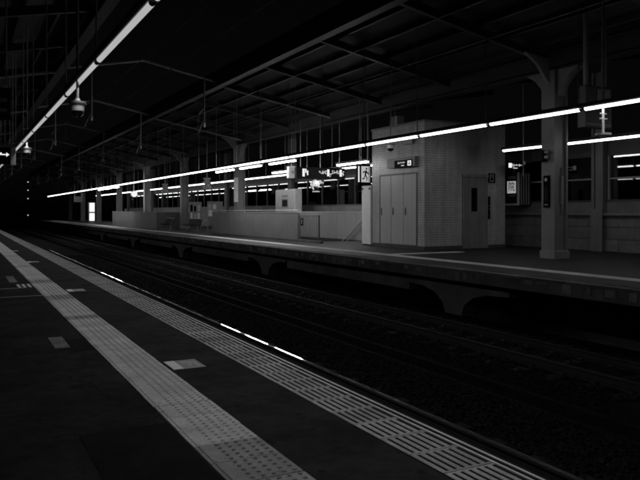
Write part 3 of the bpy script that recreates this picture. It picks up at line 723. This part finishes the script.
for poly in ([(.42,.72),(.62,.74),(.56,.40),(.38,.42)], [(.42,.72),(.38,.62),(.16,.56),(.16,.64)], [(.60,.74),(.80,.58),(.92,.66),(.90,.58),(.78,.48),(.58,.62)],
             [(.40,.44),(.54,.42),(.72,.30),(.66,.08),(.58,.08),(.60,.27)], [(.38,.44),(.48,.42),(.36,.20),(.10,.16),(.10,.24),(.30,.27)]):
    b.prism([FP(u, v) for u, v in poly], 'y', s-.017, s-.013)
b.build('running_figure', 'black', t)
b = MB(); b.box(*sorted((FP(.86,0)[0], FP(.93,0)[0])), s-.016, s-.0125, fz0+.02, fz1-.02); b.build('door_outline', 'black', t)
b = MB()
for q in (.2, .8): b.tube((a.x+(c.x-a.x)*q, s+.08, c.z), (a.x+(c.x-a.x)*q, s+.08, top(14.5)), .014, 6)
b.build('hanger_rod', 'rod', t)
# long hanging direction sign
s = 27.3; a, c = at_s(296.4, 178.3, s), at_s(345.3, 168.3, s)
t = thing('direction_sign', 'long black hanging sign with white pictograms above the stair entrance', 'sign', ((a.x+c.x)/2, s, (a.z+c.z)/2), 'hanging signs')
MB().bbox(a.x, c.x, s, s+.2, a.z, c.z, .01).build('housing', 'black', t)
W, H = c.x-a.x, c.z-a.z
def glyphs(b, x0, x1, z0, z1, y, n, rnd):      # rows of strokes the size of small characters
    w = (x1-x0)/n
    for k in range(n):
        xa_, xb_ = x0+k*w+w*.08, x0+(k+1)*w-w*.08; h = z1-z0
        zz = z0 + h*rnd.choice((.2,.45,.6,.8)); b.box(xa_, xb_, y-.003, y-.001, zz-h*.09, zz+h*.09)
        if rnd.random() < .8: xx = xa_+(xb_-xa_)*rnd.choice((.25,.5,.75)); b.box(xx-w*.09, xx+w*.09, y-.006, y-.004, z0+h*rnd.uniform(0,.25), z1-h*rnd.uniform(0,.2))
        if rnd.random() < .6: zz = z0 + h*rnd.choice((.05,.95)); b.box(xa_, xb_, y-.009, y-.007, zz-h*.08, zz+h*.08)
rnd = random.Random(5)
b = MB(); b.box(a.x+W*.12, a.x+W*.165, s-.004, s-.001, a.z+H*.18, c.z-H*.15); b.box(a.x+W*.175, a.x+W*.20, s-.004, s-.001, a.z+H*.5, c.z-H*.15); b.box(a.x+W*.21, a.x+W*.235, s-.004, s-.001, a.z+H*.3, c.z-H*.3)
b.box(a.x+W*.62, a.x+W*.665, s-.004, s-.001, a.z+H*.25, c.z-H*.15); b.box(a.x+W*.88, a.x+W*.925, s-.004, s-.001, a.z+H*.25, c.z-H*.15); b.build('pictogram', 'lit_white', t)
b = MB(); glyphs(b, a.x+W*.45, a.x+W*.61, a.z+H*.45, c.z-H*.25, s, 5, rnd); glyphs(b, a.x+W*.72, a.x+W*.87, a.z+H*.45, c.z-H*.25, s, 5, rnd)
glyphs(b, a.x+W*.67, a.x+W*.71, a.z+H*.2, a.z+H*.5, s, 2, rnd); glyphs(b, a.x+W*.93, a.x+W*.97, a.z+H*.2, c.z-H*.3, s, 2, rnd); b.build('lettering', 'lit_white', t)
b = MB()
for q in (.1, .5, .9): x = a.x+W*q; b.tube((x, s+.1, c.z), (x, s+.1, rz(x)+.36), .016, 6)
b.build('hanger_rod', 'rod', t)
a, c = at_s(289, 178, 27.9), at_s(296.5, 166.3, 27.9)
t = thing('pale_box_sign', 'small pale box hanging at the left end of the long black sign', 'sign', ((a.x+c.x)/2, 27.9, a.z))
MB().bbox(a.x, c.x, 27.9, 28.15, a.z, c.z, .01).build('housing', 'offwhite', t)
b = MB(); b.tube(((a.x+c.x)/2, 27.898, (a.z+c.z)/2), ((a.x+c.x)/2, 27.89, (a.z+c.z)/2), .07, 14); b.build('emblem', 'print_grey', t)
MB().tube(((a.x+c.x)/2, 28.02, c.z), ((a.x+c.x)/2, 28.02, top((a.x+c.x)/2)), .014, 6).build('hanger_rod', 'rod', t)
# camera cluster under the sign
p = at_s(316, 192, 27.4)
t = thing('camera_cluster', 'white security camera cluster hanging under the long black sign', 'security camera', (p.x, 27.4, p.z))
MB().tube((p.x-.03, 27.4, p.z+.52), (p.x-.03, 27.4, 2.755), .03, 8).build('drop_rod', 'offwhite', t)
b = MB(); b.lathe([(.08,.20),(.20,.24),(.22,.36),(.16,.48),(.05,.55)], (p.x-.05, 27.4, p.z), 14); b.build('housing', 'white', t)
b = MB(); b.tube((p.x-.1, 27.36, p.z+.32), (p.x-.33, 27.2, p.z+.22), .06, 10); b.build('side_camera', 'offwhite', t)
b = MB(); b.tube((p.x+.05, 27.36, p.z+.40), (p.x+.28, 27.2, p.z+.40), .05, 10); b.build('side_camera', 'offwhite', t)
b = MB(); b.lathe([(.05,.02),(.14,.06),(.17,.12),(.15,.2)], (p.x-.03, 27.4, p.z), 14); b.build('dome', 'dome', t)
b = MB(); b.lathe([(.16,-.01),(.17,.0),(.17,.03),(.16,.04)], (p.x, 27.4, p.z), 14); b.build('ring', 'offwhite', t)
# kiosk cabinet behind the parapet
a, c = at_d(275.5, 208, 17.2), at_d(295, 188.8, 17.2)
t = thing('machine_cabinet', 'big pale machine cabinet with dark square panel behind the stairwell', 'cabinet', (17.6, (a.y+c.y)/2, 0))
MB().bbox(17.2, 17.65, c.y, a.y, .08, c.z, .02).build('body', 'offwhite', t); MB().box(17.25, 17.6, c.y+.04, a.y-.04, 0, .08).build('foot', 'steel_dark', t)
yc_ = (a.y+c.y)/2
MB().box(17.185, 17.199, yc_-.42, yc_+.42, 1.55, 2.05).build('dark_panel', 'print_grey', t); MB().box(17.185, 17.199, yc_-.38, yc_+.38, 2.15, 2.27).build('dark_panel', 'print_grey', t)
MB().box(17.178, 17.1845, yc_-.36, yc_+.36, 1.61, 1.99).build('dark_screen', 'black_matte', t)

# ================================================================== RIGHT SIDE: advert box, lift pointer sign, post, monitor
AD = 18.2
y0, y1 = at_d(519.5, 190, AD).y, at_d(519.5, 190, AD).y + 1.0; z0, z1 = at_d(518, 205.3, AD).z, at_d(518, 172.5, AD).z
t = thing('advert_box', 'advert box with a white square and large character beside the lift tower', 'advert', (AD, y0, z0))
MB().box(AD, BW+.015, y0, y1, z0, z1).build('housing', 'black_matte', t)
for k in range(4): MB().box(AD+.06+k*.12, AD+.10+k*.12, y0-.02, y0-.001, z0+.02, z1-.02).build('rib', 'steel', t)
b = MB(); b.box(AD-.03, AD-.001, y0, y0+.09, z0, z1); b.box(AD-.03, AD-.001, y0+.091, y1, z0, z0+.07); b.build('frame', 'offwhite', t)
yq0, zq0, zq1 = at_d(516, 190, AD).y, at_d(511, 193.3, AD).z, at_d(511, 181.3, AD).z
MB().bbox(AD-.014, AD-.002, yq0, yq0+(zq1-zq0)*1.0, zq0, zq1, .003).build('white_square', 'lit_square', t)
text_mb('院', (zq1-zq0)*.82, '-x', (AD-.017, yq0+(zq1-zq0)*.5, (zq0+zq1)/2), 1.0, .010).build('character', 'black', t)
rnd = random.Random(9)
b = MB(); zz0, zz1 = at_d(511, 179.6, AD).z, at_d(511, 175.6, AD).z
for k in range(4):
    ys = yq0 + .02 + k*.10; b.box(AD-.008, AD-.002, ys, ys+.075, zz0+.02, zz1-.02)
b.build('top_line', 'grey', t)
b = MB(); zz = at_d(511, 195.8, AD).z; b.box(AD-.008, AD-.002, yq0+.02, yq0+.38, zz-.02, zz+.02); b.build('bottom_line', 'print_grey', t)
s = 18.5; a, c = at_s(507, 170, s), at_s(523, 161.8, s)
t = thing('lift_pointer_sign', 'small black hanging sign with white lettering right of the lift tower', 'sign', ((a.x+c.x)/2, s, a.z), 'hanging signs')
MB().bbox(a.x, c.x, s, s+.10, a.z, c.z, .006).build('housing', 'black', t)
W, H = c.x-a.x, c.z-a.z
MB().box(a.x+W*.10, a.x+W*.30, s-.004, s-.001, a.z+H*.28, c.z-H*.2).build('pictogram', 'lit_white', t)
text_mb('エレベーター', H*.34, '-y', (a.x+W*.62, s-.003, a.z+H*.56), .75).build('lettering', 'lit_white', t)
text_mb('Elevator', H*.2, '-y', (a.x+W*.52, s-.003, a.z+H*.26)).build('lettering', 'lit_white', t)
b = MB(); x = c.x+.06
b.tube((x, s+.05, a.z-.2), (x, s+.05, rz(x)+.36), .02); b.tube((c.x, s+.05, c.z-.06), (x, s+.05, c.z-.06), .012); b.tube((c.x, s+.05, a.z+.06), (x, s+.05, a.z+.06), .012); b.build('hanger_post', 'rod', t)
MB().box(x-.06, x+.06, s+.0, s+.03, c.z-.1, c.z+.02).build('clamp', 'offwhite', t)
# white drop post with plate under the front light row
p = at_d(599, 134, 11.0); q = at_d(599, 107, 11.0)
t = thing('drop_sensor', 'white drop post with flat foot plate hanging below the front light row', 'sensor', (11.12, p.y, p.z))
MB().tube((11.12, p.y, p.z+.03), (11.12, p.y, top(11.12)), .022).build('post', 'offwhite', t)
MB().lathe([(.06,-.06),(.07,-.03),(.15,-.02),(.15,.02),(.05,.03)], (11.12, p.y, p.z), 16).build('foot_plate', 'offwhite', t)
b = MB(); z_ = q.z - .22; b.tube((11.02, p.y, z_), (11.22, p.y, z_), .014); b.tube((11.04, p.y, z_+.1), (11.20, p.y, z_+.1), .014); b.build('cross_arm', 'offwhite', t)
s = 11.6; a, c = at_s(585.5, 126.5, s), at_s(612, 88, s)
t = thing('hanging_monitor', 'dark boxy back of a hanging monitor behind the white drop post', 'monitor', ((a.x+c.x)/2, s, a.z))
MB().bbox(a.x, c.x, s, s+.25, a.z, c.z, .02).build('case', 'steel_dark', t)
b = MB(); W, H = c.x-a.x, c.z-a.z
b.box(a.x+.05, c.x-.05, s-.012, s-.001, a.z+.05, a.z+.09); b.box(a.x+.05, c.x-.05, s-.012, s-.001, a.z+H*.45, a.z+H*.47); b.box(a.x+W*.45, c.x-.08, s-.02, s-.001, a.z+H*.6, c.z-.06); b.build('rear_panel', 'steel', t)
b = MB()
for q in (.15, .85): x = a.x+W*q; b.box(x-.04, x+.04, s+.08, s+.16, c.z, rz(x)+.36)
b.build('hanger_post', 'steel', t)

# ================================================================== LEFT PART OF THE FAR PLATFORM
def bench(s0, d, n, label):
    t = thing('platform_bench', label, 'bench', (d, s0, 0), 'rows of platform seats')
    MB().box(d+.12, d+.18, s0, s0+n*.55, .34, .40).build('beam', 'steel', t)
    for k in (0.15, n*.55-.2): 
        b = MB(); b.box(d+.12, d+.18, s0+k, s0+k+.06, .03, .34); b.box(d-.1, d+.4, s0+k, s0+k+.06, 0, .03); b.build('leg', 'steel', t)
    for k in range(n):
        y = s0 + k*.55 + .03
        b = MB(); b.prism([(d-.12,.42),(d+.28,.40),(d+.40,.80),(d+.44,.80),(d+.33,.36),(d-.08,.37)], 'y', y, y+.48); b.build('seat', 'black_matte', t)
        MB().box(d+.395, d+.445, y+.04, y+.44, .801, .83).build('seat_rim', 'offwhite', t)
bench(43.4, 13.6, 5, 'row of dark moulded seats just left of the stairwell parapet')
bench(47.6, 13.0, 4, 'row of dark moulded seats next to the farther parapet')
def board(s, px0, px1, pyt, pyb, label, seed):
    a, c = at_s(px0, pyb, s), at_s(px1, pyt, s)
    t = thing('notice_board', label, 'notice board', ((a.x+c.x)/2, s, 0), 'notice boards')
    MB().box(a.x+.041, c.x-.041, s, s+.05, a.z+.041, c.z-.041).build('panel', 'grey', t)
    b = MB(); b.box(a.x, a.x+.04, s-.02, s+.07, 0, c.z); b.box(c.x-.04, c.x, s-.02, s+.07, 0, c.z); b.build('post', 'steel_light', t)
    b = MB(); b.box(a.x+.041, c.x-.041, s-.02, s+.06, c.z-.04, c.z); b.box(a.x+.041, c.x-.041, s-.02, s+.06, a.z, a.z+.04); b.build('frame', 'steel_light', t)
    rnd = random.Random(seed); W, H = c.x-a.x-.1, c.z-a.z-.1
    for k in range(3):
        for j in range(2):
            x0 = a.x+.06+W*k/3; z0 = a.z+.06+H*j/2
            MB().box(x0, x0+W/3*rnd.uniform(.6,.9), s-.006, s-.001, z0, z0+H/2*rnd.uniform(.6,.9)).build('poster', rnd.choice(['white','offwhite','print_grey','black']), t)
board(48.0, 189.5, 201.5, 202, 221, 'notice board with pinned posters beside the dark seats', 1)
board(44.0, 207.5, 222.5, 201.5, 217, 'notice board with pale posters just behind the left end of the parapet', 2)
# second parapet further away
t = thing('stairwell_parapet', 'shorter grey parapet wall of the farther stairwell', 'parapet wall', (13.1, 60, 0), 'stairwell parapets')
for k in range(7):
    s0 = 51.2 + k*2.4; MB().bbox(13.04, 13.16, s0+.004, s0+2.396, 0, 1.25, .006).build('wall_panel', 'parapet', t)
MB().bbox(13.18, 16.2, 51.2, 51.32, 0, 1.25, .006).build('end_panel', 'parapet', t)
MB().bbox(16.14, 16.26, 51.33, 68.0, 0, 1.25, .006).build('rear_panel', 'parapet', t)
MB().box(13.02, 13.18, 51.19, 68.02, 1.252, 1.29).build('coping', 'steel_light', t)
# speaker pods hanging under the rear row
def pod(px, py, d, label):
    p = at_d(px, py, d); t = thing('speaker_pod', label, 'loudspeaker', (p.x, p.y, p.z), 'hanging speaker pods')
    k = .35
    MB().lathe([(.10,-.9*k),(.26,-.9*k),(.28,-.5*k),(.16,-.4*k),(.16,-.1*k),(.27,0),(.27,.35*k),(.15,.45*k),(.15,.7*k),(.24,.8*k),(.24,k),(.05,1.1*k)], tuple(p), 12).build('body', 'offwhite', t)
    MB().tube((p.x, p.y, p.z+1.1*k), (p.x, p.y, top(p.x)), .03, 6).build('drop_rod', 'rod', t)
pod(207, 183.5, 14.2, 'pale stacked speaker pod hanging above the notice boards')
pod(165, 188.5, 14.2, 'smaller pale speaker pod hanging further left along the platform')
# projecting vertical signs on the second column
a, c = at_s(234.6, 202, 38.2), at_s(238.3, 177.5, 38.2)
t = thing('vertical_sign', 'narrow white vertical sign standing out beside the parapet column', 'sign', (a.x, 38.2, a.z))
MB().bbox(a.x, c.x, 38.2, 38.32, a.z, c.z, .008).build('board', 'white', t); MB().box(c.x, 14.66, 38.23, 38.29, c.z-.3, c.z-.22).build('arm', 'steel', t)
t = thing('column_notice', 'small square notice fixed to the parapet column', 'notice', (14.63, 38.9, 2.9))
MB().box(14.62, 14.638, 38.7, 39.1, 2.6, 3.2).build('plate', 'offwhite', t)
b = MB(); b.box(14.615, 14.619, 38.78, 39.02, 2.85, 3.1); b.build('print', 'print_grey', t)
# lit vending panel and small sign far left
s = 80.0; a, c = at_s(89.5, 222, s), at_s(94.5, 203, s)
t = thing('lit_vending_machine', 'brightly lit vending machine shining far along the platform', 'vending machine', ((a.x+c.x)/2, s, 0))
MB().bbox(a.x-.05, c.x+.05, s+.001, s+.7, 0, c.z+.08, .02).build('body', 'grey', t)
zm = at_s(92, 212.5, s).z
MB().box(a.x, c.x, s-.03, s, zm+.08, c.z).build('lit_display', 'lit_panel', t); MB().box(a.x, c.x, s-.03, s, .25, zm-.08).build('lit_front', 'lit_panel', t)
b = MB()
for k in range(4): b.box(a.x+.03, c.x-.03, s-.034, s-.031, zm+.12+k*.2, zm+.14+k*.2)
b.build('shelf_line', 'grey', t)
s = 84.0; a, c = at_s(74, 202, s), at_s(83, 196.5, s)
t = thing('station_name_sign', 'grey hanging sign far off near the left end of the platform', 'sign', (a.x, s, a.z), 'hanging signs')
MB().bbox(a.x, c.x, s, s+.15, a.z, c.z, .02).build('board', 'grey', t)
b = MB()
for q in (.1, .9): b.tube((a.x+(c.x-a.x)*q, s+.07, c.z), (a.x+(c.x-a.x)*q, s+.07, rz(14)+.36), .03, 6)
b.build('hanger_rod', 'rod', t)
p = at_s(134, 194, 62); t = thing('platform_clock', 'round lit white clock hanging in the distance', 'clock', (p.x, 62, p.z))
b = MB(); b.tube((p.x, 61.9, p.z), (p.x, 62.1, p.z), .30, 20); b.build('case', 'steel_dark', t)
b = MB(); b.tube((p.x, 61.895, p.z), (p.x, 61.88, p.z), .27, 20); b.build('dial', 'lit_white', t)
MB().tube((p.x, 62, p.z+.3), (p.x, 62, top(p.x)), .03, 6).build('hanger_rod', 'rod', t)
# far signal mast with four lamps
s = 125.0; p = at_s(28, 215, s)
t = thing('signal_mast', 'slim signal mast with four small lamps in the darkness at left', 'signal', (p.x, s, -1.2))
MB().tube((p.x+.2, s+.3, -1.75), (p.x+.2, s+.3, 7.3), .08, 8).build('mast', 'steel_dark', t)
for i, y in enumerate((182, 190.2, 198.6, 215.2)):
    q = at_s(28, y, s); 
    h = MB().box(q.x-.2, q.x+.2, s+.02, s+.22, q.z-.25, q.z+.25).build('lamp_head', 'black_matte', t)
    MB().tube((q.x, s+.018, q.z), (q.x, s, q.z), .09, 12).build('lamp', 'signal_lamp', h)

# ================================================================== THINGS HANGING OVER THE NEAR PLATFORM
NT = lambda d: top(2*MID - d)
for px, py, sy, lab in ((77.5, 117.5, 11.3, 'larger dome security camera hanging beside the near light row'), (27, 156.5, 21.3, 'smaller farther dome security camera hanging beside the near light row')):
    p = at_s(px, py, sy); dome_camera('dome_camera', lab, p.x, sy, p.z, NT(p.x), .10)
s = 24.0; a, c = at_s(-14, 163.5, s), at_s(15.8, 144, s)
t = thing('near_direction_sign', 'dark hanging sign with white arrow cut off by the left edge', 'sign', ((a.x+c.x)/2, s, a.z), 'hanging signs')
MB().bbox(a.x, c.x-.16, s, s+.2, a.z, c.z-.12, .01).build('face_box', 'black', t)
MB().bbox(c.x-.155, c.x, s-.01, s+.22, a.z-.02, c.z-.12, .01).build('end_post', 'grey', t)
MB().box(a.x, c.x+.05, s+.02, s+.18, c.z-.08, c.z-.02).build('top_bar', 'steel', t)
q = at_s(3.5, 154.5, s); b = MB(); b.box(q.x-.14, q.x+.08, s-.004, s-.001, q.z-.018, q.z+.018); b.prism([(q.x+.08,q.z-.07),(q.x+.17,q.z),(q.x+.08,q.z+.07)], 'y', s-.004, s-.001)
b.box(q.x-.10, q.x-.05, s-.004, s-.0012, q.z+.02, q.z+.06); b.build('arrow', 'lit_white', t)
b = MB()
for k in (.15, .9): b.tube((a.x+(c.x-a.x)*k, s+.1, c.z-.02), (a.x+(c.x-a.x)*k, s+.1, NT(1)), .014, 6)
b.build('hanger_rod', 'rod', t)
s = 12.0; a, c = at_s(-20, 118, s), at_s(11, 88, s)
t = thing('unlit_hanging_sign', 'unlit dark hanging sign at the upper left edge', 'sign', ((a.x+c.x)/2, s, a.z), 'hanging signs')
MB().bbox(a.x, c.x, s, s+.12, a.z, c.z, .01).build('housing', 'black_matte', t)
b = MB(); 
for py in (100, 110): q = at_s(3, py, s); b.box(q.x-.05, q.x+.06, s-.004, s-.001, q.z-.03, q.z+.03)
b.build('mark', 'grey', t)
b = MB()
for k in (.3, .85): b.tube((a.x+(c.x-a.x)*k, s+.06, c.z), (a.x+(c.x-a.x)*k, s+.06, NT(1)), .012, 6)
b.build('hanger_rod', 'rod', t)
